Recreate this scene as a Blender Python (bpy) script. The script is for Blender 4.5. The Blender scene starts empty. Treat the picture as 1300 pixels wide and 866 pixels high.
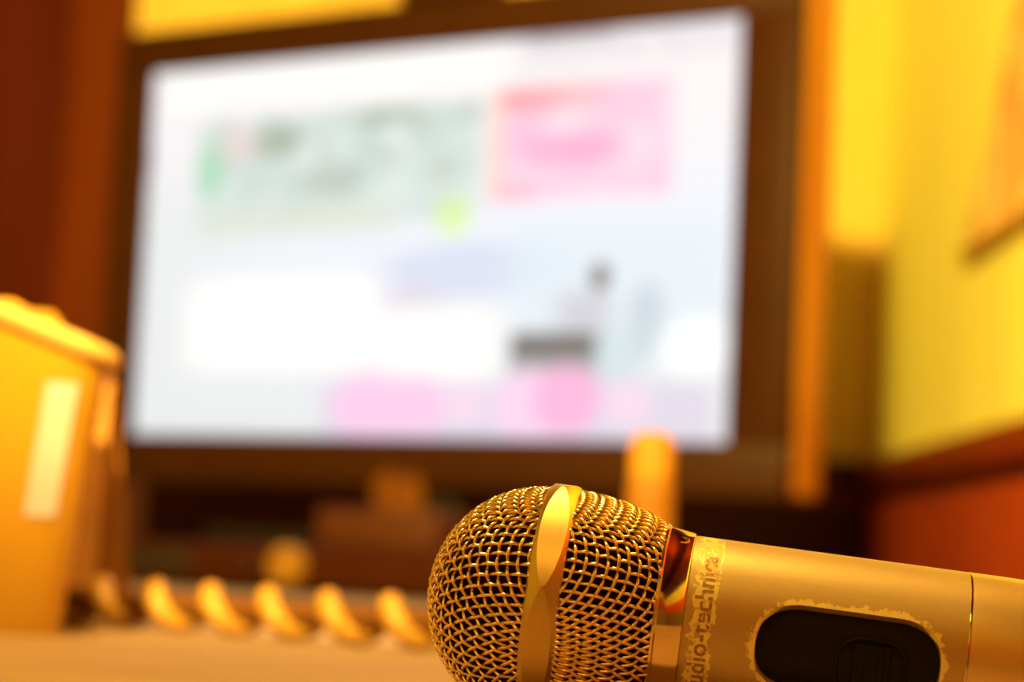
import bpy, bmesh, math, random
from math import sin, cos, pi, sqrt, atan2, radians
from mathutils import Vector, Matrix, noise
from mathutils.geometry import delaunay_2d_cdt

random.seed(7)
scn = bpy.context.scene
COL = scn.collection
EYE = 0.7765            # camera height; the counter top is at 0.74
TOP = 0.74

# ------------------------------------------------------------------ helpers
def link(o, parent=None):
    COL.objects.link(o)
    if parent is not None:
        o.parent = parent
    return o

def mesh_obj(name, verts, faces, mat=None, parent=None, smooth=True, sharp=None):
    me = bpy.data.meshes.new(name)
    me.from_pydata([tuple(v) for v in verts], [], faces)
    me.update()
    if smooth:
        me.polygons.foreach_set('use_smooth', [True] * len(me.polygons))
    if sharp is not None:
        me.set_sharp_from_angle(angle=radians(sharp))
    if mat is not None:
        me.materials.append(mat)
    return link(bpy.data.objects.new(name, me), parent)

def bm_obj(name, bm, mat=None, parent=None, smooth=True, sharp=35):
    bmesh.ops.recalc_face_normals(bm, faces=bm.faces)
    me = bpy.data.meshes.new(name)
    bm.to_mesh(me); bm.free()
    if smooth:
        me.polygons.foreach_set('use_smooth', [True] * len(me.polygons))
        me.set_sharp_from_angle(angle=radians(sharp))
    if mat is not None:
        me.materials.append(mat)
    return link(bpy.data.objects.new(name, me), parent)

def add_box(bm, lo, hi, bevel=0.0, seg=2, M=None):
    r = bmesh.ops.create_cube(bm, size=1.0)
    vs = r['verts']
    for v in vs:
        v.co = Vector([lo[i] + (v.co[i] + .5) * (hi[i] - lo[i]) for i in range(3)])
    if bevel > 0:
        es = list({e for v in vs for e in v.link_edges})
        out = bmesh.ops.bevel(bm, geom=es, offset=bevel, segments=seg, profile=.5, affect='EDGES')
        vs = list({v for f in out['faces'] for v in f.verts} | {v for v in vs if v.is_valid})
    if M is not None:
        bmesh.ops.transform(bm, matrix=M, verts=vs)
    return vs

def box_obj(name, lo, hi, mat, parent=None, bevel=0.0, seg=2):
    bm = bmesh.new(); add_box(bm, lo, hi, bevel, seg)
    return bm_obj(name, bm, mat, parent)

def lathe(name, prof, mat, parent=None, n=64, axis='Z', cap=True, sharp=35):
    """prof: list of (r, h); revolve about Z (or X for the microphone)."""
    V, Fc = [], []
    for (r, h) in prof:
        for k in range(n):
            a = 2 * pi * k / n
            if axis == 'Z': V.append((r * cos(a), r * sin(a), h))
            else:           V.append((h, -r * cos(a), r * sin(a)))
    m = len(prof)
    for i in range(m - 1):
        for k in range(n):
            k2 = (k + 1) % n
            Fc.append((i * n + k, i * n + k2, (i + 1) * n + k2, (i + 1) * n + k))
    if cap:
        Fc.append(tuple(range(n - 1, -1, -1)))
        Fc.append(tuple((m - 1) * n + k for k in range(n)))
    bm = bmesh.new()
    bv = [bm.verts.new(v) for v in V]
    for f in Fc: bm.faces.new([bv[i] for i in f])
    return bm_obj(name, bm, mat, parent, True, sharp)

def tube(V, Fc, pts, nrm, rad, sides=6):
    """sweep a small circle along pts; nrm gives a reference normal at each point."""
    b = len(V); n = len(pts)
    for i in range(n):
        t = (pts[min(i + 1, n - 1)] - pts[max(i - 1, 0)]).normalized()
        u = nrm[i] - t * nrm[i].dot(t); u.normalize()
        w = t.cross(u)
        for k in range(sides):
            a = 2 * pi * k / sides
            V.append(pts[i] + (u * cos(a) + w * sin(a)) * rad)
    for i in range(n - 1):
        for k in range(sides):
            k2 = (k + 1) % sides
            Fc.append((b + i * sides + k, b + i * sides + k2, b + (i + 1) * sides + k2, b + (i + 1) * sides + k))

def thing(name, label, cat, loc=(0, 0, 0), rotz=0, group=None):
    o = bpy.data.objects.new(name, None)
    o.empty_display_size = .02
    link(o); o.location = loc; o.rotation_euler = (0, 0, rotz)
    return tag(o, label, cat, group)

def tag(o, label, cat, group=None):
    o['label'] = label; o['category'] = cat
    if group: o['group'] = group
    return o

def struct(o):
    o['kind'] = 'structure'; return o

# ------------------------------------------------------------------ materials
class NT:
    def __init__(s, name):
        s.m = bpy.data.materials.new(name); s.m.use_nodes = True
        s.t = s.m.node_tree; s.p = s.t.nodes['Principled BSDF']
    def n(s, typ, **kw):
        nd = s.t.nodes.new(typ)
        for k, v in kw.items(): setattr(nd, k, v)
        return nd
    def l(s, a, b): s.t.links.new(a, b)
    def set(s, **kw):
        for k, v in kw.items():
            k = k.replace('_', ' ')
            if isinstance(v, tuple) and len(v) == 3: v = (*v, 1)
            s.p.inputs[k].default_value = v
        return s

def plain(name, col, rough=.5, metal=0., var=.12, scale=30., spec=.5, stretch=(1, 1, 1), bump=0.):
    t = NT(name); t.set(Roughness=rough, Metallic=metal)
    t.p.inputs['Specular IOR Level'].default_value = spec
    tc = t.n('ShaderNodeTexCoord'); mp = t.n('ShaderNodeMapping'); mp.inputs['Scale'].default_value = stretch
    nz = t.n('ShaderNodeTexNoise'); nz.inputs['Scale'].default_value = scale; nz.inputs['Detail'].default_value = 4
    cr = t.n('ShaderNodeValToRGB')
    cr.color_ramp.elements[0].position = .3; cr.color_ramp.elements[1].position = .7
    cr.color_ramp.elements[0].color = (*[c * (1 - var) for c in col], 1)
    cr.color_ramp.elements[1].color = (*[min(1, c * (1 + var)) for c in col], 1)
    t.l(tc.outputs['Object'], mp.inputs['Vector']); t.l(mp.outputs[0], nz.inputs['Vector'])
    t.l(nz.outputs['Fac'], cr.inputs['Fac']); t.l(cr.outputs[0], t.p.inputs['Base Color'])
    if bump:
        bp = t.n('ShaderNodeBump'); bp.inputs['Strength'].default_value = bump; bp.inputs['Distance'].default_value = .001
        t.l(nz.outputs['Fac'], bp.inputs['Height']); t.l(bp.outputs[0], t.p.inputs['Normal'])
    return t.m

M = {}
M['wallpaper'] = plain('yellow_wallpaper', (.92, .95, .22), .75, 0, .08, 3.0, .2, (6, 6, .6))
M['wallpaper_back'] = plain('light_balanced_wallpaper', (.62, .42, .09), .8, 0, .08, 3.0, .1, (6, 6, .6))  # yellow wallpaper copy, darkened in colour to offset the spot and brown the shadow
M['wallpaper_front'] = plain('reflection_toned_wallpaper', (.70, .46, .09), .8, 0, .08, 3.0, .1, (6, 6, .6))  # yellow wallpaper copy, its tone set for the reflection in the microphone ring
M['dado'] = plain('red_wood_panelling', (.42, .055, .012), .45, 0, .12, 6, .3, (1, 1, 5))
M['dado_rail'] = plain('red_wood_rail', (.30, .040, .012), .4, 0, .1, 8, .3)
M['band'] = plain('added_orange_red_band', (.85, .13, .015), .6, 0, .06, 8, .1)
M['dado_back'] = plain('shaded_red_panelling', (.05, .009, .003), .6, 0, .1, 8, .15)  # red panelling copy with the shade behind the television put into its colour
M['dado_dark'] = plain('dark_groove', (.16, .02, .008), .6, 0, .1, 8, .2)
M['door'] = plain('dark_brown_door', (.055, .0060, .0002), .6, 0, .12, 4, .03, (8, 8, 1))
M['casing'] = plain('brown_door_casing', (.095, .0170, .0004), .6, 0, .12, 4, .03, (8, 8, 1))
M['ceiling'] = plain('dim_ceiling', (.06, .035, .02), .9, 0, .05, 4, .1)
M['floor'] = plain('wood_floor', (.12, .05, .02), .5, 0, .2, 5, .3, (1, 8, 1))
M['counter'] = plain('warm_laminate', (.31, .205, .125), .55, 0, .14, 9, .14, (1, 5, 1))
M['tv_plastic'] = plain('dark_brown_gloss_plastic', (.030, .0082, .001), .45, 0, .08, 20, .15)
M['tv_side'] = plain('amber_brown_plastic', (.38, .14, .010), .5, 0, .08, 20, .3)
M['black'] = plain('black_plastic', (.012, .008, .006), .4, 0, .1, 60, .4)
M['player'] = plain('dark_red_brown_lacquer', (.032, .006, .001), .45, 0, .1, 20, .12)
M['knob'] = plain('brass_knob', (.27, .125, .012), .5, .2, .05, 50)
M['tissue_card'] = plain('brown_card', (.055, .0120, .0008), .6, 0, .1, 40, .3)
M['tissue'] = plain('tissue_paper', (.10, .032, .002), .9, 0, .08, 60, .1)
M['amber_plastic'] = plain('amber_plastic', (.17, .066, .004), .6, 0, .06, 60, .2)
M['amber_cap'] = plain('ochre_cap', (.27, .12, .012), .6, 0, .06, 60, .2)
M['basket'] = plain('yellow_plastic', (.46, .245, .020), .28, 0, .06, 40, .6, (1, 1, .2))
M['basket_rim'] = plain('pale_rim', (.58, .36, .13), .4, 0, .05, 40, .5)
M['wrapper'] = plain('orange_wrapper', (.85, .36, .03), .35, 0, .2, 60, .5)
M['wrapper_gold'] = plain('golden_wrapper', (.45, .23, .025), .3, 0, .15, 60, .6)
M['strip'] = plain('painted_highlight', (.52, .46, .62), .45, 0, .04, 60, .5)  # basket highlight painted as a pale colour
M['card'] = plain('brown_card_stock', (.30, .12, .02), .6, 0, .12, 30, .3)
M['rope'] = plain('golden_brown_cord', (.46, .245, .036), .35, 0, .15, 200, .5)
M['cord_core'] = plain('dark_brown_cord', (.14, .05, .008), .7, 0, .2, 200, .2)
M['frame'] = plain('ochre_frame', (.72, .46, .10), .5, 0, .1, 30, .3)
M['wire'] = plain('golden_steel_wire', (.92, .68, .28), .23, 1, .10, 400)
M['ring'] = plain('polished_gold_ring', (.62, .43, .13), .36, 1, .05, 200)
M['collar'] = plain('polished_collar', (.88, .66, .30), .10, 1, .04, 200)
M['foam'] = plain('dark_foam', (.020, .009, .003), .95, 0, .3, 900, .05)
M['switch'] = plain('black_switch', (.003, .0015, .0006), .45, 0, .1, 300, .25)
M['recess'] = plain('dark_recess', (.006, .003, .001), .45, 0, .1, 300, .2)

def mat_paint(name, base, worn, mode):
    """champagne metallic paint; 'wear' attribute (0..1) + noise exposes the bright gold below."""
    t = NT(name); t.set(Metallic=.62, Roughness=.40)
    tc = t.n('ShaderNodeTexCoord')
    br = t.n('ShaderNodeMapping'); br.inputs['Scale'].default_value = (260, 1500, 1500)
    fn = t.n('ShaderNodeTexNoise'); fn.inputs['Scale'].default_value = 1.0; fn.inputs['Detail'].default_value = 3
    t.l(tc.outputs['Object'], br.inputs['Vector']); t.l(br.outputs[0], fn.inputs['Vector'])
    at = t.n('ShaderNodeAttribute', attribute_name='wear')
    nz = t.n('ShaderNodeTexNoise'); nz.inputs['Scale'].default_value = 620; nz.inputs['Detail'].default_value = 5
    nz.inputs['Roughness'].default_value = .65
    t.l(tc.outputs['Object'], nz.inputs['Vector'])
    ad = t.n('ShaderNodeMath', operation='ADD')
    t.l(at.outputs['Fac'], ad.inputs[0]); t.l(nz.outputs['Fac'], ad.inputs[1])
    rp = t.n('ShaderNodeValToRGB')
    rp.color_ramp.elements[0].position = .965; rp.color_ramp.elements[1].position = 1.0
    sc_ = t.n('ShaderNodeMath', operation='MULTIPLY'); sc_.inputs[1].default_value = 1.0
    t.l(ad.outputs[0], sc_.inputs[0]); t.l(sc_.outputs[0], rp.inputs['Fac'])
    mx = t.n('ShaderNodeMix', data_type='RGBA')
    mx.inputs[6].default_value = (*base, 1); mx.inputs[7].default_value = (*worn, 1)
    t.l(rp.outputs[0], mx.inputs[0])
    mv = t.n('ShaderNodeMix', data_type='RGBA', blend_type='MULTIPLY'); mv.inputs[0].default_value = .14
    t.l(mx.outputs[2], mv.inputs[6]); t.l(fn.outputs['Fac'], mv.inputs[7])
    t.l(mv.outputs[2], t.p.inputs['Base Color'])
    mr = t.n('ShaderNodeMapRange'); mr.inputs[3].default_value = .42; mr.inputs[4].default_value = .26
    t.l(rp.outputs[0], mr.inputs[0]); t.l(mr.outputs[0], t.p.inputs['Roughness'])
    mm_ = t.n('ShaderNodeMapRange'); mm_.inputs[3].default_value = .60; mm_.inputs[4].default_value = .15
    t.l(rp.outputs[0], mm_.inputs[0]); t.l(mm_.outputs[0], t.p.inputs['Metallic'])
    bp = t.n('ShaderNodeBump'); bp.inputs['Strength'].default_value = .25; bp.inputs['Distance'].default_value = .00008
    t.l(rp.outputs[0], bp.inputs['Height'])
    bp.invert = True
    t.l(bp.outputs[0], t.p.inputs['Normal'])
    return t.m
M['paint'] = mat_paint('champagne_paint', (.60, .43, .17), (1.0, .86, .28), 0)
M['cover'] = plain('satin_gold_cover', (.82, .60, .24), .34, .75, .06, 300, .5, (.3, 1, 1))
M['letter'] = plain('worn_brown_lettering', (.36, .20, .055), .5, .3, .2, 750, .4)
_cr = [n for n in M['letter'].node_tree.nodes if n.bl_idname == 'ShaderNodeValToRGB'][0].color_ramp
_cr.elements[0].position = .54; _cr.elements[1].position = .64
_cr.elements[0].color = (.36, .19, .05, 1); _cr.elements[1].color = (.92, .68, .2, 1)

# ------------------------------------------------------------------ room shell
Z = lambda z: EYE + z
XR, YB, XL, YN, ZC = .445, 2.75, -1.75, -.90, 2.45
DADO = Z(.142)

def wall(name, quad, mat):
    return struct(mesh_obj(name, quad, [(0, 1, 2, 3)], mat, None, False))
wall('floor', [(XL, YN, 0), (XR, YN, 0), (XR, YB, 0), (XL, YB, 0)], M['floor'])
wall('ceiling', [(XL, YN, ZC), (XL, YB, ZC), (XR, YB, ZC), (XR, YN, ZC)], M['ceiling'])
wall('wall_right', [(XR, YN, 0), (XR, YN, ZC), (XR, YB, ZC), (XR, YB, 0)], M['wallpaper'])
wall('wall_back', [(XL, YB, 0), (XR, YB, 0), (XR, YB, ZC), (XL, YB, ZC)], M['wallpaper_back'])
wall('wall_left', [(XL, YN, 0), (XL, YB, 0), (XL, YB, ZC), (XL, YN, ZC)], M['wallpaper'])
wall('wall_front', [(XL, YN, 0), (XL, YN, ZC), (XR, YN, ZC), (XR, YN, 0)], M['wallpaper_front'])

def dado(name_panel, name_rail, along, lo, hi, at, sgn, pm='dado', rm='dado_rail'):
    """panelling with a rail; 'along' is the axis it runs on, it stands proud of the wall at 'at' by sgn."""
    def bx(bm, a0, a1, d, z0, z1, bv=.002):
        p, q = sorted((at, at + sgn * d))
        if along == 'Y': add_box(bm, (p, a0, z0), (q, a1, z1), bv)
        else:            add_box(bm, (a0, p, z0), (a1, q, z1), bv)
    bm = bmesh.new(); bx(bm, lo, hi, .010, .0, DADO - .052)
    struct(bm_obj(name_panel, bm, M[pm]))
    bm = bmesh.new(); bx(bm, lo, hi, .006, DADO - .053, DADO - .034)
    struct(bm_obj(name_rail + '_groove', bm, M['dado_dark']))
    bm = bmesh.new(); bx(bm, lo, hi, .018, DADO - .035, DADO, .004)
    struct(bm_obj(name_rail, bm, M[rm]))
dado('trim_1_panelling_right', 'trim_2_rail_right', 'Y', YN + .02, YB - .002, XR, -1)
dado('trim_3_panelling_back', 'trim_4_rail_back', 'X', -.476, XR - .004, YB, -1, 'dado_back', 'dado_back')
bm = bmesh.new(); add_box(bm, (XL + .02, YN, 0), (XR - .02, YN + .02, Z(.26)), .003)
struct(bm_obj('trim_5_added_panel_front', bm, M['counter']))  # unseen tan panel added to give the collar an amber reflection
# added red band behind the viewer, put there for its reflection in the collar
bm = bmesh.new(); add_box(bm, (XL + .02, YN, Z(.26)), (XR - .02, YN + .015, Z(.64)), .003)
struct(bm_obj('trim_7_added_band_front', bm, M['dado']))

bm = bmesh.new(); add_box(bm, (XR - .10, YN + .02, Z(.86)), (XR, YB - .005, ZC - .002), .003)
struct(bm_obj('trim_10_added_soffit_right', bm, M['door']))  # unseen dark soffit added to darken what the collar reflects
# added unseen pad, band and boards on the right wall, shaping collar reflections
for nm, x0, z0, z1, mt in (('trim_11_added_pad_right', XR - .028, Z(-.25), Z(.146), 'counter'), ('trim_12_added_band_right', XR - .022, Z(.147), Z(.34), 'band'), ('trim_13_added_boards_right', XR - .015, Z(.58), Z(.862), 'door')):
    bm = bmesh.new(); add_box(bm, (x0, YN + .02, z0), (XR, 1.62, z1), .002)
    struct(bm_obj(nm, bm, M[mt]))
# door with its casing at the left end of the back wall
bm = bmesh.new(); add_box(bm, (-.552, YB - .030, 0), (-.478, YB, 2.2), .004)
struct(bm_obj('trim_8_casing', bm, M['casing']))
bm = bmesh.new()
add_box(bm, (-1.40, YB - .012, 0), (-.552, YB, 2.2), .002)
for (x0, x1) in ((-1.32, -1.02), (-.93, -.64)):
    for (z0, z1) in ((.12, .95), (1.07, 2.08)):
        add_box(bm, (x0, YB - .018, z0), (x1, YB - .010, z1), .005)
d = struct(bm_obj('door_1', bm, M['door']))
bm = bmesh.new(); add_box(bm, (-1.474, YB - .030, 0), (-1.40, YB, 2.2), .004)
struct(bm_obj('trim_9_casing', bm, M['casing']))

# ------------------------------------------------------------------ counter
ct = thing('counter', 'long warm brown counter that the microphone and television stand on', 'counter', (-.35, 1.6, 0))
box_obj('worktop', (-.95, -1.32, TOP - .035), (.78, 1.13, TOP), M['counter'], ct, .003)
for (x, y) in ((-.90, -1.26), (.72, -1.26), (-.90, 1.07), (.72, 1.07)):
    box_obj('leg', (x - .03, y - .03, 0), (x + .03, y + .03, TOP - .035), M['casing'], ct, .003)

# ------------------------------------------------------------------ television
YAW = .56412555
TVX, TVY = -.0966, 2.1688
tv = thing('television', 'wide flat television with dark brown bezel showing a bright pale picture', 'television', (TVX, TVY, TOP + .0432), -YAW)
zt = lambda z: Z(z) - (TOP + .0432)      # local heights from the eye level
L, R, B_, T_ = -.385, .400, .066, .5355  # outer frame
SL, SR, SB, ST = -.338, .343, .1130, .4905
# local axes: x along the screen, -y toward the viewer
def frame_ring(bm, o, i, y0, y1, bev):
    (l, r, b, t), (l2, r2, b2, t2) = o, i
    add_box(bm, (l, y0, zt(b)), (r, y1, zt(b2)), bev)
    add_box(bm, (l, y0, zt(t2)), (r, y1, zt(t)), bev)
    add_box(bm, (l, y0, zt(b2) - .001), (l2, y1, zt(t2) + .001), bev)
    add_box(bm, (r2, y0, zt(b2) - .001), (r, y1, zt(t2) + .001), bev)
bm = bmesh.new(); frame_ring(bm, (L, R, B_, T_), (SL, SR, SB, ST), -.010, .012, .003)
bm_obj('bezel', bm, M['tv_plastic'], tv)
bm = bmesh.new()
add_box(bm, (L + .002, .010, zt(B_ + .002)), (R - .001, .075, zt(T_ - .002)), .006)
add_box(bm, (L + .10, .074, zt(B_ + .06)), (R - .10, .105, zt(T_ - .08)), .012)
bm_obj('housing', bm, M['tv_side'], tv)
bm = bmesh.new()
add_box(bm, (-.05, .015, .012), (.05, .05, zt(B_) + .03), .006)
bm_obj('neck', bm, M['black'], tv)
bm = bmesh.new(); add_box(bm, (-.20, -.052, 0), (.20, .105, .014), .006)
bm_obj('base', bm, M['black'], tv)

# screen picture painted per vertex from a small procedural page layout (u right, v up)
def sm(a, b, x):
    t = max(0., min(1., (x - a) / (b - a))); return t * t * (3 - 2 * t)
def rect(u, v, u0, u1, v0, v1, e=.012):
    return sm(u0 - e, u0 + e, u) * (1 - sm(u1 - e, u1 + e, u)) * sm(v0 - e, v0 + e, v) * (1 - sm(v1 - e, v1 + e, v))
def blob(u, v, cu, cv, ru, rv):
    d = ((u - cu) / ru) ** 2 + ((v - cv) / rv) ** 2
    return 1 - sm(.35, 1.25, d)
def nz(u, v, s, o=0):
    return noise.noise(Vector((u * s * 1.78, v * s, o)))
def mixc(a, b, t): return tuple(a[i] + (b[i] - a[i]) * t for i in range(3))
def srgb(r, g, b):
    f = lambda c: (c / 255 / 12.92) if c <= 10 else ((c / 255 + .055) / 1.055) ** 2.4
    return (f(r), f(g), f(b))
def picture(u, v):
    c = mixc(srgb(233, 238, 240), srgb(238, 243, 254), sm(.0, .55, v) * sm(0, .35, u))
    c = mixc(c, srgb(246, 243, 247), sm(.55, .8, v))
    c = mixc(c, (1.02, 1.0, 1.0), rect(u, v, .03, .64, .86, .99, .03) * .8)
    c = mixc(c, srgb(226, 222, 232), rect(u, v, .66, 1.0, .90, 1.0, .03) * (.55 + .45 * nz(u, v, 18)))
    c = mixc(c, srgb(188, 178, 186), rect(u, v, .67, .80, .955, 1.0, .02) * .8)
    # wide grey-green banner
    w = rect(u, v, .115, .605, .55, .835, .02)
    g = mixc(srgb(222, 235, 233), srgb(200, 220, 217), .5 + .9 * nz(u, v, 9, 3))
    c = mixc(c, g, w * .95)
    c = mixc(c, srgb(168, 180, 160), w * max(0, nz(u, v, 13, 8) * .9) * sm(.60, .70, v))
    c = mixc(c, srgb(170, 222, 190), blob(u, v, .135, .705, .030, .085) * .9)
    c = mixc(c, srgb(238, 214, 214), blob(u, v, .185, .77, .04, .06) * .7)
    c = mixc(c, srgb(152, 170, 150), blob(u, v, .255, .765, .05, .05) * .7)
    c = mixc(c, srgb(160, 178, 158), blob(u, v, .44, .815, .06, .025) * .7)
    c = mixc(c, srgb(172, 184, 176), blob(u, v, .36, .66, .05, .05) * .6)
    c = mixc(c, srgb(224, 230, 216), rect(u, v, .12, .47, .52, .60, .03) * .7)
    # pink card
    w = rect(u, v, .622, .895, .580, .855, .012)
    p = mixc(srgb(255, 198, 228), srgb(255, 226, 240), .5 + 1.1 * nz(u, v, 8, 5))
    p = mixc(p, srgb(255, 158, 168), rect(u, v, .62, .80, .80, .86, .03) * (1 - sm(.64, .82, u) * .6))
    p = mixc(p, srgb(250, 170, 214), blob(u, v, .745, .70, .085, .045) * .8)
    p = mixc(p, srgb(255, 190, 205), rect(u, v, .62, .69, .575, .62, .02) * .7)
    c = mixc(c, p, w)
    c = mixc(c, srgb(255, 214, 180), rect(u, v, .618, .632, .60, .85, .008) * .8)
    c = mixc(c, srgb(214, 255, 120), blob(u, v, .562, .553, .034, .056) * .6)
    # lower page
    c = mixc(c, srgb(214, 224, 246), blob(u, v, .60, .42, .17, .075) * .9)
    c = mixc(c, srgb(226, 240, 250), rect(u, v, .66, .98, .20, .52, .04) * .8)
    c = mixc(c, srgb(224, 218, 234), blob(u, v, .50, .36, .07, .03) * .8)
    c = mixc(c, (1.08, 1.06, 1.04), rect(u, v, .115, .44, .19, .41, .05))
    c = mixc(c, (1.08, 1.06, 1.04), rect(u, v, .455, .645, .15, .32, .05) * .8)
    c = mixc(c, srgb(206, 206, 218), rect(u, v, .735, .815, .27, .36, .025) * .9)
    c = mixc(c, srgb(120, 112, 116), blob(u, v, .797, .395, .017, .036))
    c = mixc(c, srgb(198, 212, 224), blob(u, v, .868, .29, .03, .10) * .8)
    w = rect(u, v, .664, .800, .135, .268, .010)
    gr = mixc(srgb(176, 186, 188), srgb(112, 108, 112), sm(.165, .24, v))
    c = mixc(c, gr, w)
    c = mixc(c, srgb(206, 226, 232), rect(u, v, .80, .86, .14, .27, .02) * .8)
    c = mixc(c, (1.02, 1.05, 1.06), blob(u, v, .94, .23, .06, .08) * .8)
    # pink blossoms along the bottom
    lil = srgb(222, 216, 236)
    c = mixc(c, lil, rect(u, v, .36, .97, .0, .15, .03) * .9)
    for (cu, cv, ru, rv, k) in ((.44, .095, .075, .088, 0), (.515, .095, .062, .080, 0), (.595, .10, .035, .06, 3),
                                (.695, .100, .062, .092, 1), (.755, .110, .058, .088, 2), (.845, .10, .040, .058, 3)):
        col = (srgb(252, 206, 240), srgb(252, 214, 244), srgb(250, 184, 226), srgb(246, 220, 242))[k]
        c = mixc(c, col, blob(u, v, cu, cv, ru, rv))
    c = mixc(c, srgb(196, 198, 214), rect(u, v, .30, .84, -.02, .022, .015) * .8)
    c = mixc(c, srgb(205, 206, 206), (1 - sm(.0, .06, v)) * .8 * (1 - sm(.25, .4, u)))
    # dim falloff at the rim and a grey lilac mark on the left border
    c = mixc(c, srgb(150, 128, 150), blob(u, v, .004, .735, .020, .075) * .8)
    e = sm(-.01, .018, u) * sm(-.01, .018, 1 - u) * sm(-.02, .03, v) * sm(-.02, .03, 1 - v)
    return tuple(x * (.85 + .15 * e) for x in c)
NU, NV = 176, 100
V, Fc, CC = [], [], []
for j in range(NV + 1):
    for i in range(NU + 1):
        x, z = SL + (SR - SL) * i / NU, SB + (ST - SB) * j / NV
        V.append((x, -.004, zt(z))); CC.append(picture((x + .35) / .70, (z - .1065) / .394))
for j in range(NV):
    for i in range(NU):
        a = j * (NU + 1) + i; Fc.append((a, a + 1, a + NU + 2, a + NU + 1))
t = NT('lit_screen'); t.set(Roughness=.35, Base_Color=(.01, .01, .01))
at = t.n('ShaderNodeAttribute', attribute_name='picture')
t.l(at.outputs['Color'], t.p.inputs['Emission Color']); t.p.inputs['Emission Strength'].default_value = 1.0
scrn = mesh_obj('screen', V, Fc, t.m, tv)
ca = scrn.data.color_attributes.new('picture', 'FLOAT_COLOR', 'POINT')
ca.data.foreach_set('color', [x for c in CC for x in (*c, 1.0)])
scrn['label'] = 'brightly lit screen with a white page, a pink card and pink blossoms'

def tvw(u, n, z=0.):
    """a spot given along the television (u) and toward the viewer (n)"""
    return (TVX + u * cos(YAW) - n * sin(YAW), TVY - u * sin(YAW) - n * cos(YAW), z)

# small sensor on top of the television
sb = thing('sensor_box', 'small dark sensor box standing on top edge of the television', 'sensor', tvw(.004, -.02, Z(T_)), -YAW)
box_obj('body', (-.043, -.020, .004), (.062, .020, .045), M['tv_plastic'], sb, .006, 3)
box_obj('foot', (-.020, -.014, 0), (.020, .014, .006), M['black'], sb, .001)
bm = bmesh.new()
bmesh.ops.create_cone(bm, cap_ends=True, segments=24, radius1=.010, radius2=.009, depth=.004,
                      matrix=Matrix.Translation((0, -.0215, .026)) @ Matrix.Rotation(pi / 2, 4, 'X'))
bm_obj('lens', bm, M['black'], sb)

# ------------------------------------------------------------------ flat player that carries the television
pl = thing('karaoke_player', 'flat dark red-brown player with a round knob, under the television', 'player', tvw(-.02, .045, TOP), -YAW)
box_obj('case', (-.33, -.115, .005), (.33, .13, .0425), M['player'], pl, .003)
for sx in (-.29, .29):
    for sy in (-.09, .10):
        bm = bmesh.new()
        bmesh.ops.create_cone(bm, cap_ends=True, segments=20, radius1=.012, radius2=.014, depth=.006, matrix=Matrix.Translation((sx, sy, .003)))
        bm_obj('foot', bm, M['black'], pl)
def xlathe(name, prof, loc, mat, parent, n=40):
    o = lathe(name, prof, mat, parent, n)
    o.location = loc; o.rotation_euler = (pi / 2, 0, 0); return o
xlathe('knob', [(.0165, 0), (.0180, .002), (.0180, .011), (.0165, .014), (.009, .0155)], (.016, -.1148, .025), M['knob'], pl)
k2 = xlathe('knob', [(.009, 0), (.010, .002), (.010, .007), (.008, .009), (.004, .010)], (-.030, -.1148, .023), M['player'], pl)
k2['label'] = 'smaller dark knob'
box_obj('display', (-.26, -.1165, .015), (-.10, -.114, .034), M['black'], pl, .001)

# ------------------------------------------------------------------ tissue box on the player
tb = thing('tissue_box', 'dim brown tissue box with a tissue standing up, on the player', 'tissue box', tvw(.060, .095, TOP + .0428), -YAW)
bm = bmesh.new(); add_box(bm, (-.064, -.035, 0), (.064, .035, .036), .004, 3)
bm_obj('carton', bm, M['tissue_card'], tb)
V, Fc = [], []
for j in range(9):
    h = j / 8
    for k in range(36):
        a = 2 * pi * k / 36
        rr = (.024 - .007 * h) * (1 + .25 * h * sin(5 * a + 1.3) + .12 * sin(3 * a + 4 * h))
        V.append((rr * cos(a) * 1.15, rr * sin(a) * .55, .034 + .034 * h + .006 * h * sin(3 * a + .5)))
for j in range(8):
    for k in range(36):
        Fc.append((j * 36 + k, j * 36 + (k + 1) % 36, (j + 1) * 36 + (k + 1) % 36, (j + 1) * 36 + k))
Fc.append(tuple(8 * 36 + k for k in range(36)))
mesh_obj('tissue', V, Fc, M['tissue'], tb)

# ------------------------------------------------------------------ slim amber bottle behind the microphone
bt = thing('bottle', 'slim upright amber bottle standing behind the microphone head', 'bottle', (.0695, 1.09, TOP))
lathe('body', [(.0105, 0), (.0118, .0015), (.0122, .010), (.0122, .070), (.0120, .076), (.0105, .0785)], M['amber_plastic'], bt, 48)
lathe('cap', [(.0104, .0783), (.0112, .0792), (.0112, .094), (.0100, .099), (.0070, .1015), (.003, .1022)], M['amber_cap'], bt, 48)

# ------------------------------------------------------------------ twisted cord across the counter
p0, p1 = Vector((-.020, .905, 0)), Vector((-.215, 1.045, 0))
ax = (p1 - p0).normalized(); side = Vector((-ax.y, ax.x, 0)); LEN = (p1 - p0).length
V, Fc = [], []
A_, RS, PITCH = .0062, .0050, .0325
CORE = .0052
pts, nr = [], []
n = int(LEN / PITCH * 28)
for i in range(n + 1):
    q = LEN * i / n
    a = 2 * pi * q / PITCH + 2.2
    o = side * cos(a) + Vector((0, 0, sin(a)))
    pts.append(p0 + ax * q + Vector((0, 0, TOP + A_ + RS + .0002)) + o * A_); nr.append(o)
tube(V, Fc, pts, nr, RS, 14)
Fc.append(tuple(len(V) - 14 + k for k in range(14))); Fc.append(tuple(13 - k for k in range(14)))
rp = thing('wound_cord', 'thick brown cord with golden spiral winding lying across the counter', 'cord', tuple(p0 + Vector((0, 0, TOP))))
VW, FW = V, Fc
sp_ = mesh_obj('spiral_winding', [v - p0 - Vector((0, 0, TOP)) for v in VW], FW, M['rope'], rp)
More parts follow.
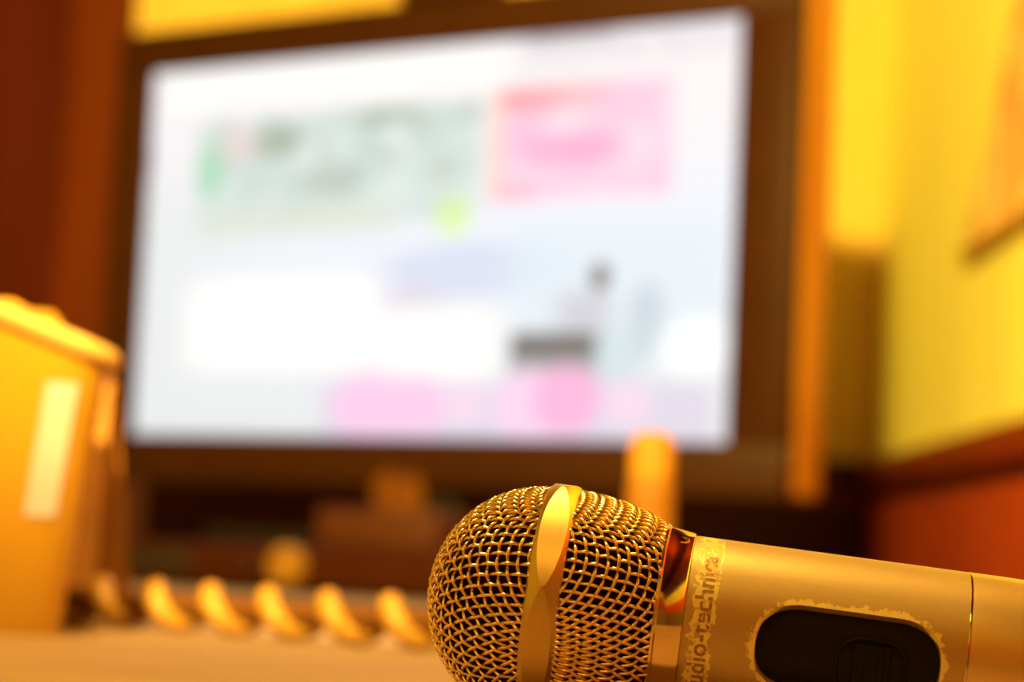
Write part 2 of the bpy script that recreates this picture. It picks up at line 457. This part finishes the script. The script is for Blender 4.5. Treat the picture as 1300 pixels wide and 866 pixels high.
V, Fc = [], []
pts = [ax * (LEN * i / 40) + Vector((0, 0, A_ + RS + .0002)) for i in range(41)]
tube(V, Fc, pts, [Vector((0, 0, 1))] * 41, CORE, 18)
Fc.append(tuple(len(V) - 18 + k for k in range(18))); Fc.append(tuple(17 - k for k in range(18)))
mesh_obj('core', V, Fc, M['cord_core'], rp)

# ------------------------------------------------------------------ yellow basket with slanting rim, at the left
bk = thing('basket', 'yellow tapered basket with a slanting pale rim beside the cord', 'basket', (-.232, .925, TOP), radians(13))
def rr_loop(hx, hy, r, n=8):
    P = []
    for (cx, cy, a0) in ((hx - r, hy - r, 0), (-hx + r, hy - r, 90), (-hx + r, -hy + r, 180), (hx - r, -hy + r, 270)):
        for k in range(n + 1):
            a = radians(a0 + 90 * k / n); P.append((cx + r * cos(a), cy + r * sin(a)))
    return P
def rim_z(x): return .124 - .34 * (x - .02)
def shell(bm, t0, rows, inset, flip):
    rings = []
    for j in range(rows + 1):
        h = j / rows
        hx = .054 + .012 * h - inset; hy = .044 + .012 * h - inset
        ring = []
        for (x, y) in rr_loop(hx, hy, .016):
            z = (t0 + (rim_z(x) - t0) * h)
            ring.append(bm.verts.new((x, y, z)))
        rings.append(ring)
    n = len(rings[0])
    for j in range(rows):
        for k in range(n):
            f = (rings[j][k], rings[j][(k + 1) % n], rings[j + 1][(k + 1) % n], rings[j + 1][k])
            bm.faces.new(f if not flip else f[::-1])
    bm.faces.new(rings[0][::-1] if not flip else rings[0])
    return rings
bm = bmesh.new()
ro = shell(bm, 0., 12, 0, False); ri = shell(bm, .003, 12, .0025, True)
n = len(ro[-1])
for k in range(n):
    bm.faces.new((ro[-1][k], ro[-1][(k + 1) % n], ri[-1][(k + 1) % n], ri[-1][k]))
bm_obj('body', bm, M['basket'], bk)
V, Fc = [], []
lp = rr_loop(.0665, .0565, .016)
pts = [Vector((x, y, rim_z(x))) for (x, y) in lp]; pts += pts[:2]
tube(V, Fc, pts, [Vector((0, 0, 1))] * len(pts), .0042, 12)
rm = mesh_obj('rim', V, Fc, M['basket_rim'], bk); rm['label'] = 'pale rounded rim'
def wrapper(name, label, loc, r, mat, seed):
    bm = bmesh.new(); bmesh.ops.create_icosphere(bm, subdivisions=4, radius=r)
    for v in bm.verts:
        d = v.co.normalized()
        v.co *= 1 + .16 * noise.noise(d * 2.2 + Vector((seed, 0, 0))) + .08 * abs(noise.noise(d * 6 + Vector((0, seed, 0))))
    o = bm_obj(name, bm, mat, None, True, 60); o.location = loc
    return tag(o, label, 'snack', 'wrapped snacks in the yellow basket')
# painted highlight: a pale strip running up the front of the basket
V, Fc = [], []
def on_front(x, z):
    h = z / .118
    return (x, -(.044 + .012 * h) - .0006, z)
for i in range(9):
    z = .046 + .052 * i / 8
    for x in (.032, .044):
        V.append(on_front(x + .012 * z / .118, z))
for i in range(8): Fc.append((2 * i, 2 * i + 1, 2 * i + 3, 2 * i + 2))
stp = mesh_obj('highlight_strip', V, Fc, M['strip'], bk); stp['label'] = 'pale painted highlight on the front'
wrapper('wrapped_snack', 'golden wrapped snack poking over the rim of the yellow basket', (-.196, .93, TOP + .113), .017, M['wrapper_gold'], 1.0)
wrapper('wrapped_snack', 'dull orange wrapped snack behind the golden one in the yellow basket', (-.214, .955, TOP + .117), .018, M['wrapper'], 5.0)

# brown folded card standing behind the basket
tc_ = thing('tent_card', 'brown folded card standing upright behind the yellow basket', 'card', (-.206, 1.065, TOP), radians(-8))
bm = bmesh.new()
for sg in (-1, 1):
    vs = [(-.045, sg * .030, 0), (.028, sg * .030, 0), (.022, sg * .002, .112), (-.045, sg * .002, .112)]
    a = [bm.verts.new(v) for v in vs]; b = [bm.verts.new((v[0], v[1] + sg * .0012, v[2])) for v in vs]
    bm.faces.new(a); bm.faces.new(b[::-1])
    for k in range(4): bm.faces.new((a[k], b[k], b[(k + 1) % 4], a[(k + 1) % 4]))
bm_obj('folded_sheet', bm, M['card'], tc_, False)

# ------------------------------------------------------------------ hanging on the right wall
pf = thing('wall_hanging', 'tan triangular cloth hanging with an ochre rod on the yellow wall', 'wall hanging', (XR, 2.0, Z(.322)))
V, Fc = [], []
ND = 24
for i in range(ND + 1):
    y = .195 - .45 * i / ND
    top = .245 * (i / ND) / .55 if i / ND < .55 else .245 * (1 - i / ND) / .45
    for j in range(13):
        z = top * j / 12
        V.append((-.010 - .004 * sin(y * 70) * (1 - j / 14), y, z + .003))
for i in range(ND):
    for j in range(12):
        a0 = i * 13 + j; Fc.append((a0, a0 + 13, a0 + 14, a0 + 1))
t = NT('tan_mottled_cloth'); t.set(Roughness=.85)
tc = t.n('ShaderNodeTexCoord'); nz_ = t.n('ShaderNodeTexNoise'); nz_.inputs['Scale'].default_value = 14; nz_.inputs['Distortion'].default_value = .8
cr = t.n('ShaderNodeValToRGB'); cr.color_ramp.elements[0].position = .36; cr.color_ramp.elements[1].position = .62
cr.color_ramp.elements[0].color = (.62, .34, .11, 1); cr.color_ramp.elements[1].color = (.90, .62, .22, 1)
t.l(tc.outputs['Object'], nz_.inputs['Vector']); t.l(nz_.outputs['Fac'], cr.inputs['Fac']); t.l(cr.outputs[0], t.p.inputs['Base Color'])
mesh_obj('cloth', V, Fc, t.m, pf)
bm = bmesh.new()
bmesh.ops.create_cone(bm, cap_ends=True, segments=20, radius1=.007, radius2=.007, depth=.47, matrix=Matrix.Translation((-.0075, -.03, 0)) @ Matrix.Rotation(pi / 2, 4, 'X'))
bm_obj('rod', bm, M['frame'], pf)

# ------------------------------------------------------------------ microphone
mic = thing('microphone', 'gold wireless microphone with woven wire head lying on the counter', 'microphone')
AYAW, ASL = radians(6.8), radians(5.05)
a = Vector((cos(AYAW) * cos(ASL), -sin(AYAW) * cos(ASL), -sin(ASL)))
yv = Vector((0, 0, 1)).cross(a).normalized(); zv = a.cross(yv)
RM = Matrix((a, yv, zv)).transposed().to_4x4()
mic.matrix_world = Matrix.Translation((.0115, .500, EYE - .0084)) @ RM
mm = .001
# woven grille: a square weave draped over a surface of revolution the way real wire cloth drapes
# (wires keep their spacing along each other, so cells shear to diamonds between the two main directions)
PW, WR = 2.30, .405
def drape(prof, N):
    """prof(q): q in 0..1 from the pole -> (axial distance from the pole, radius). Returns node dict (i, j) -> Vector."""
    T = [prof(k / 600) for k in range(601)]
    zmax = T[-1][0]
    import bisect
    zs = [p[0] for p in T]
    def rad(z):
        if z <= 0: return 0.
        if z >= zmax: return T[-1][1]
        k = bisect.bisect_right(zs, z) - 1
        f = (z - zs[k]) / max(1e-9, zs[k + 1] - zs[k]); return T[k][1] + (T[k + 1][1] - T[k][1]) * f
    Ls = [0.]
    for k in range(600): Ls.append(Ls[-1] + math.hypot(T[k + 1][0] - T[k][0], T[k + 1][1] - T[k][1]))
    def meridian(q):
        if q >= Ls[-1]: return T[-1][0] + q - Ls[-1], T[-1][1]
        k = max(0, bisect.bisect_right(Ls, q) - 1)
        f = (q - Ls[k]) / max(1e-9, Ls[k + 1] - Ls[k])
        return T[k][0] + (T[k + 1][0] - T[k][0]) * f, T[k][1] + (T[k + 1][1] - T[k][1]) * f
    G = lambda p: p.y * p.y + p.z * p.z - rad(p.x) ** 2
    def grad(p):
        e = .02; d = (rad(p.x + e) ** 2 - rad(p.x - e) ** 2) / (2 * e)
        return Vector((-d, 2 * p.y, 2 * p.z))
    def proj(p):
        for _ in range(12):
            g = grad(p); l = g.length_squared
            if l < 1e-9: break
            p = p - g * (G(p) / l)
        return p
    Q = {}
    for i in range(N + 1):
        z, r = meridian(i * PW)
        Q[(i, 0)] = Vector((z, r, 0)); Q[(0, i)] = Vector((z, 0, r))
    for sm_ in range(2, 2 * N):
        for i in range(1, sm_):
            j = sm_ - i
            if (i - 1, j) not in Q or (i, j - 1) not in Q or (i - 1, j - 1) not in Q: continue
            A, B, C0 = Q[(i - 1, j)], Q[(i, j - 1)], Q[(i - 1, j - 1)]
            if min(A.x, B.x) > zmax + 2.5: continue
            p = A + B - C0; p = proj(p)
            ok = False
            for _ in range(40):          # both links keep the wire spacing and the node lies on the surface
                for Cn in (A, B):
                    d = p - Cn; p = Cn + d * (PW / max(1e-6, d.length))
                p = proj(p)
            Q[(i, j)] = p
    R_ = {}
    for (i, j), p in Q.items():         # the other three quarters follow by symmetry
        R_[(i, j)] = p
        R_[(-i, j)] = Vector((p.x, -p.y, p.z)); R_[(i, -j)] = Vector((p.x, p.y, -p.z)); R_[(-i, -j)] = Vector((p.x, -p.y, -p.z))
    return R_, grad, zmax
def weave(name, prof, N, to_axis, rot, zmin=-1.):
    R_, grad, zmax = drape(prof, N)
    cr_, sr_ = cos(rot), sin(rot)
    V, Fc = [], []
    def place(p, nn):
        y, z = p.y * cr_ - p.z * sr_, p.y * sr_ + p.z * cr_
        ny, nz2 = nn.y * cr_ - nn.z * sr_, nn.y * sr_ + nn.z * cr_
        s_, sg = to_axis(p.x)
        return Vector((s_, -y, z)), Vector((nn.x * sg, -ny, nz2))
    def emit(chain):
        if len(chain) < 2: return
        P_ = [c[0] for c in chain]; pts, nr = [], []
        P_ = [P_[0] * 2 - P_[1]] + P_ + [P_[-1] * 2 - P_[-2]]
        for k in range(1, len(P_) - 2):
            for q in range(6):
                t = q / 6; a_, b_, c_, d_ = P_[k - 1], P_[k], P_[k + 1], P_[k + 2]
                p = .5 * ((2 * b_) + (c_ - a_) * t + (2 * a_ - 5 * b_ + 4 * c_ - d_) * t * t + (3 * b_ - a_ - 3 * c_ + d_) * t ** 3)
                if p.x > zmax or p.x < zmin:
                    if len(pts) > 2: tube(V, Fc, pts, nr, WR * mm, 7)
                    pts, nr = [], []; continue
                nn = grad(p).normalized()
                off = chain[k - 1][1] * cos(pi * t) * WR * .95
                w_, n_ = place(p + nn * off, nn)
                pts.append(w_ * mm); nr.append(n_)
        if len(pts) > 2: tube(V, Fc, pts, nr, WR * mm, 7)
    for i in range(-N, N + 1):
        for fam in (0, 1):
            chain = []
            for j in range(-N, N + 1):
                key = (i, j) if fam == 0 else (j, i)
                if key in R_:
                    chain.append((R_[key], (1 if (i + j) % 2 == 0 else -1) * (1 if fam == 0 else -1)))
                elif chain:
                    emit(chain); chain = []
            emit(chain)
    return mesh_obj(name, V, Fc, M['wire'], mic)
# front dome: tip at s=-26.6, meets the ring
g1 = weave('grille', lambda q: (24.6 * (1 - cos(q * pi / 2)) , 24.6 * sin(q * pi / 2) ** .96), 24, lambda z: (-26.6 + z, 1), radians(24))
g1['label'] = 'woven gold wire dome in front of the bumper ring'
# rear basket: an egg-shaped end whose tip is cut away where the collar sits
g2 = weave('grille', lambda q: (35 * (1 - cos(q * pi / 2)), 24.7 * sin(q * pi / 2)), 26, lambda z: (37.0 - z, -1), radians(24), 13.2)
g2['label'] = 'woven gold wire basket between ring and collar'
lathe('foam_liner', [(1, -25.2), (6, -24.6), (12, -22.0), (17, -17.8), (21, -12), (23.2, -6), (23.8, 0), (23.5, 6), (22.3, 12), (20.4, 18), (18.4, 23.4)],
      M['foam'], mic, 64, 'X').scale = (mm, mm, mm)

# bumper ring with six flattened leaf-shaped facets
V, Fc = [], []
NPH = 360; WB, RB, RC, DP = 3.7, 25.05, 27.5, 1.75
def bump_r(s): return RB + (RC + .04 - RB) * (1 - (abs(s) / WB) ** 1.35)
rows = None
for k in range(NPH):
    ph = 2 * pi * k / NPH
    dph = ((math.degrees(ph) - 8 + 30) % 60) - 30          # corners at 8 + 60k
    # distance from facet middle (facets are centred 30 degrees off the corners)
    x = (30 - abs(dph)) / 30.
    rf = RC - DP * (1 - x * x)
    w = WB * (max(0., 1 - (rf - RB) / (RC + .04 - RB))) ** (1 / 1.35)
    sec = [(-WB, RB - 1.2)]
    for q in range(7):
        s = -WB + (WB - w) * q / 6; sec.append((s, min(bump_r(s), rf) if q == 6 else bump_r(s)))
    for q in range(1, 6):
        s = -w + 2 * w * q / 6; sec.append((s, rf))
    for q in range(7):
        s = w + (WB - w) * q / 6; sec.append((s, min(bump_r(s), rf) if q == 0 else bump_r(s)))
    sec.append((WB, RB - 1.2)); rows = len(sec)
    for (s, r) in sec: V.append((s * mm, -r * cos(ph) * mm, r * sin(ph) * mm))
for k in range(NPH):
    k2 = (k + 1) % NPH
    for q in range(rows - 1):
        Fc.append((k * rows + q, k * rows + q + 1, k2 * rows + q + 1, k2 * rows + q))
bm = bmesh.new(); bv = [bm.verts.new(v) for v in V]
for f in Fc: bm.faces.new([bv[i] for i in f])
bmesh.ops.recalc_face_normals(bm, faces=bm.faces)
me = bpy.data.meshes.new('bumper_ring'); bm.to_mesh(me); bm.free()
me.polygons.foreach_set('use_smooth', [True] * len(me.polygons))
# crease the leaf outlines
se = me.attributes.new('sharp_edge', 'BOOLEAN', 'EDGE')
for e in me.edges:
    i, j = e.vertices
    if i % rows == j % rows and i % rows in (7, 13): se.data[e.index].value = True
me.materials.append(M['ring']); link(bpy.data.objects.new('bumper_ring', me), mic)

# collar
co = lathe('collar', [(18.5, 22.6), (20.1, 22.7), (20.45, 23.0), (20.45, 23.5), (20.15, 23.8), (19.35, 28.7), (19.15, 29.1), (18.6, 29.2), (18.0, 29.2)], M['collar'], mic, 160, 'X', True, 25)
co.scale = (mm, mm, mm)
sa = radians(63)
rs = Vector((0, -cos(sa), sin(sa))); tg = Vector((0, sin(sa), cos(sa)))
bm = bmesh.new()
MX = Matrix((tg, Vector((1, 0, 0)), rs)).transposed().to_4x4()
MX.translation = (rs * 19.62 + Vector((26.5, 0, 0))) * mm
V, Fc = [], []
prof = [(.0, -.25), (.85, -.25), (.95, .06), (1.45, .14), (1.62, .0), (1.7, -.2)]
for (r, h) in prof[1:]:
    for k in range(28):
        an = 2 * pi * k / 28; V.append(MX @ Vector((r * mm * cos(an), r * mm * sin(an), h * mm)))
for i in range(len(prof) - 2):
    for k in range(28): Fc.append((i * 28 + k, i * 28 + (k + 1) % 28, (i + 1) * 28 + (k + 1) % 28, (i + 1) * 28 + k))
Fc.append(tuple(27 - k for k in range(28)))
bm.free()
sc_o = mesh_obj('screw', V, Fc, M['collar'], mic, True, 30); sc_o['label'] = 'small set screw near the top of the collar'
sc_o.data.materials.append(M['switch']); sc_o.data.polygons[len(Fc) - 1].material_index = 1

# handle: painted tube with a stadium window cut for the switch, unrolled and wrapped
RH = 18.85
S0, S1 = 29.2, 87.6
WC_S, WC_A, WL, WH = 63.6, radians(-7.2), 19.2, 9.9       # window centre (s, angle), half length, half height (mm)
def stadium(hl, hh, n=20, ex=2.35):
    """blunt stadium outline (half length hl, half height hh)"""
    P = []
    for k in range(n * 4):
        th = 2 * pi * k / (n * 4)
        c_, s_ = cos(th), sin(th)
        cx = (hl - hh) * (1 if c_ > 0 else -1) if abs(c_) > 1e-9 else 0
        P.append((cx + hh * (abs(c_) ** (2 / ex)) * (1 if c_ > 0 else -1), hh * (abs(s_) ** (2 / ex)) * (1 if s_ > 0 else -1)))
    return P
def sd_stadium(x, y, hl=WL, hh=WH):
    dx = max(abs(x) - (hl - hh), 0); return math.hypot(dx, y) - hh
CIRC = 2 * pi * RH
hole = [(WC_S + x, WC_A * RH + y) for (x, y) in stadium(WL, WH)]
pts2, edges2 = [], []
nc = 132; cs = [(-CIRC / 2 + WC_A * RH) + CIRC * j / nc for j in range(nc + 1)]
nsx = 64; ss = [S0 + (S1 - S0) * i / nsx for i in range(nsx + 1)]
for i, s in enumerate(ss):
    for j, c in enumerate(cs):
        if sd_stadium(s - WC_S, c - WC_A * RH) < .55: continue
        pts2.append(Vector((s, c)))
hb = len(pts2); pts2 += [Vector(p) for p in hole]; nh = len(hole)
edges2 = [(hb + k, hb + (k + 1) % nh) for k in range(nh)]
vo, eo, fo, *_ = delaunay_2d_cdt(pts2, edges2, [], 0, 1e-6)
def wrap(s, c, r=RH):
    an = c / RH; return Vector((s, -r * cos(an), r * sin(an))) * mm
bm = bmesh.new(); wv = bm.verts.layers.float.new('wear')
bvs = []
for p in vo:
    v = bm.verts.new(wrap(p.x, p.y)); bvs.append(v)
    dd = sd_stadium(p.x - WC_S, p.y - WC_A * RH)
    up = 1 if p.y > WC_A * RH else .75
    wr = .70 - .175 * max(0, dd) / up
    band = min(sm(29.6, 30.4, p.x), 1 - sm(35.4, 36.6, p.x))
    if band > 0: wr = max(wr, .53 * band)
    v[wv] = max(0, wr)
for f in fo:
    cx = sum(vo[i].x for i in f) / len(f); cy = sum(vo[i].y for i in f) / len(f)
    if sd_stadium(cx - WC_S, cy - WC_A * RH) < -.25 or (sd_stadium(cx - WC_S, cy - WC_A * RH) < .0 and all(math.hypot(vo[i].x - WC_S, vo[i].y) < 99 and sd_stadium(vo[i].x - WC_S, vo[i].y - WC_A * RH) < .9 and any(abs(vo[i].x - h[0]) + abs(vo[i].y - h[1]) < 1e-4 for h in hole) for i in f)):
        continue
    bm.faces.new([bvs[i] for i in f])
# window reveal
rim = []
for h in hole:
    best = min(range(len(vo)), key=lambda i: (vo[i].x - h[0]) ** 2 + (vo[i].y - h[1]) ** 2); rim.append(bvs[best])
prev = rim
for dep in (.25, 3.0):
    cur = []
    for h in hole:
        hx = WC_S + (h[0] - WC_S) * (1 - .012); v = bm.verts.new(wrap(hx, h[1], RH - dep)); v[wv] = .3 if dep < 1 else 0; cur.append(v)
    for k in range(nh):
        if prev[k] is not prev[(k + 1) % nh]:
            bm.faces.new((prev[k], prev[(k + 1) % nh], cur[(k + 1) % nh], cur[k]))
    prev = cur
bmesh.ops.remove_doubles(bm, verts=bm.verts, dist=2e-6)
bmesh.ops.delete(bm, geom=[v for v in bm.verts if not v.link_faces], context='VERTS')
bmesh.ops.recalc_face_normals(bm, faces=bm.faces)
hd = bm_obj('handle', bm, M['paint'], mic, True, 40)

# dark panel inside the window with its switch
V, Fc = [], []
ns_, nc_ = 40, 20
for i in range(ns_ + 1):
    for j in range(nc_ + 1):
        V.append(wrap(WC_S + (i / ns_ * 2 - 1) * (WL + 1), WC_A * RH + (j / nc_ * 2 - 1) * (WH + 1), RH - 2.6))
for i in range(ns_):
    for j in range(nc_):
        q = i * (nc_ + 1) + j; Fc.append((q, q + nc_ + 1, q + nc_ + 2, q + 1))
pn = mesh_obj('switch_panel', V, Fc, M['recess'], mic)
def panel_frame(ds, dc, r):
    an = WC_A + dc / RH; o = Vector((WC_S + ds, -r * cos(an), r * sin(an))) * mm
    rad = Vector((0, -cos(an), sin(an))); tn = Vector((0, sin(an), cos(an)))
    m = Matrix((Vector((1, 0, 0)), tn, rad)).transposed().to_4x4(); m.translation = o; return m
F0 = panel_frame(5.0, -2.4, RH - 2.6)
V, Fc = [], []
lp = stadium(7.2, 6.6, 12, 2.6); pts = [F0 @ (Vector((x, y, .1)) * mm) for (x, y) in lp]; pts += pts[:2]
tube(V, Fc, pts, [F0.to_3x3() @ Vector((0, 0, 1))] * len(pts), .38 * mm, 8)
mesh_obj('switch_ring', V, Fc, M['switch'], pn)
bm = bmesh.new(); add_box(bm, (-3.7 * mm, -5.6 * mm, -.2 * mm), (3.7 * mm, 5.6 * mm, 1.0 * mm), .3 * mm)
for q in range(6):
    x = -3.0 + q * 1.2; add_box(bm, ((x - .22) * mm, -5.2 * mm, .9 * mm), ((x + .22) * mm, 5.2 * mm, 1.45 * mm), .12 * mm)
bmesh.ops.transform(bm, matrix=F0, verts=bm.verts)
bm_obj('slide_switch', bm, M['switch'], pn)

# worn lettering around the front end of the handle
cu = bpy.data.curves.new('lettering_text', 'FONT'); cu.body = 'audio-technica'; cu.size = 5.2; cu.space_character = 1.06
cu.align_x = 'LEFT'; cu.align_y = 'CENTER'; cu.resolution_u = 6; cu.extrude = 0.0; cu.offset = .12
to = bpy.data.objects.new('lettering_text', cu); COL.objects.link(to)
dg = bpy.context.evaluated_depsgraph_get()
tm = bpy.data.meshes.new_from_object(to.evaluated_get(dg))
bpy.data.objects.remove(to)
bm = bmesh.new(); bm.from_mesh(tm)
bmesh.ops.triangulate(bm, faces=bm.faces)
for _ in range(2):
    le = [e for e in bm.edges if e.calc_length() > .5]
    if le: bmesh.ops.subdivide_edges(bm, edges=le, cuts=1)
    bmesh.ops.triangulate(bm, faces=[f for f in bm.faces if len(f.verts) > 3])
xs = [v.co.x for v in bm.verts]; xm = max(xs)
for v in bm.verts:
    # text runs up round the tube, letter tops toward the head
    c = radians(52) * RH - (xm - v.co.x); s = 33.1 - v.co.y
    v.co = wrap(s, c, RH + .03)
wv = bm.verts.layers.float.new('wear')
lt = bm_obj('lettering', bm, M['letter'], mic, False)
lt['label'] = 'worn brown lettering running round the tube'

# seam line and battery cover
lathe('seam_ring', [(18.2, 87.5), (18.93, 87.55), (18.98, 87.75), (18.93, 87.95), (18.2, 88.0)], M['collar'], mic, 128, 'X').scale = (mm, mm, mm)
cv = lathe('battery_cover', [(18.0, 88.0), (18.85, 88.05), (18.88, 88.6), (18.85, 96), (18.6, 106), (17.7, 118), (16.0, 134), (14.2, 150), (12.4, 168), (11.0, 184), (10.4, 189), (9.0, 191), (5, 192)],
           M['cover'], mic, 128, 'X')
cv.scale = (mm, mm, mm)

# ------------------------------------------------------------------ light
def point(name, loc, col, e, rad):
    l = bpy.data.lights.new(name, 'POINT'); l.color = col; l.energy = e; l.shadow_soft_size = rad
    o = bpy.data.objects.new(name, l); o.location = loc; link(o); return o
def area(name, loc, target, col, e, sx, sy):
    l = bpy.data.lights.new(name, 'AREA'); l.shape = 'RECTANGLE'; l.size = sx; l.size_y = sy; l.color = col; l.energy = e
    o = bpy.data.objects.new(name, l); o.location = loc
    o.rotation_euler = (Vector(target) - Vector(loc)).to_track_quat('-Z', 'Y').to_euler(); link(o); return o
WARM = (1.0, .62, .13)
point('pendant_light', (-.10, .70, Z(.80)), (1.0, .62, .14), 47, .05)
area('ceiling_light', (-.3, -.3, ZC - .03), (-.1, .6, .7), (1.0, .52, .09), 6, .5, .5)
point('fill_light', (-.75, -.45, Z(.50)), (1.0, .56, .10), 5, .14)  # added fill, unseen behind the camera, for the front wall and microphone
sp = bpy.data.lights.new('spot_light', 'SPOT'); sp.color = (1.0, .68, .14); sp.energy = 800; sp.shadow_soft_size = .06
sp.spot_size = radians(50); sp.spot_blend = .3
so = bpy.data.objects.new('spot_light', sp); so.location = (-.38, -.60, Z(1.0)); link(so)
so.rotation_euler = (Vector((.24, 2.4, Z(.46))) - Vector(so.location)).to_track_quat('-Z', 'Y').to_euler()

w = bpy.data.worlds.new('world'); scn.world = w; w.use_nodes = True
w.node_tree.nodes['Background'].inputs[0].default_value = (1, .55, .15, 1)
w.node_tree.nodes['Background'].inputs[1].default_value = .05

# ------------------------------------------------------------------ camera
cam = bpy.data.cameras.new('camera'); co_ = bpy.data.objects.new('camera', cam); link(co_)
cam.sensor_fit = 'HORIZONTAL'; cam.sensor_width = 36.0; cam.lens = 2900 * 36 / 1300
pch, rol = .09691837, .04718603
f = Vector((0, cos(pch), sin(pch))); u0 = Vector((0, -sin(pch), cos(pch))); x0 = Vector((1, 0, 0))
X2 = x0 * cos(rol) + u0 * sin(rol); U2 = u0 * cos(rol) - x0 * sin(rol)
co_.matrix_world = Matrix((X2, U2, -f)).transposed().to_4x4()
co_.location = (0, 0, EYE)
cam.clip_start = .01; cam.clip_end = 50
cam.dof.use_dof = True; cam.dof.focus_distance = .484; cam.dof.aperture_fstop = 10.0
scn.camera = co_

scn.view_settings.view_transform = 'Standard'
scn.view_settings.look = 'None'
scn.view_settings.exposure = 0; scn.view_settings.gamma = 1
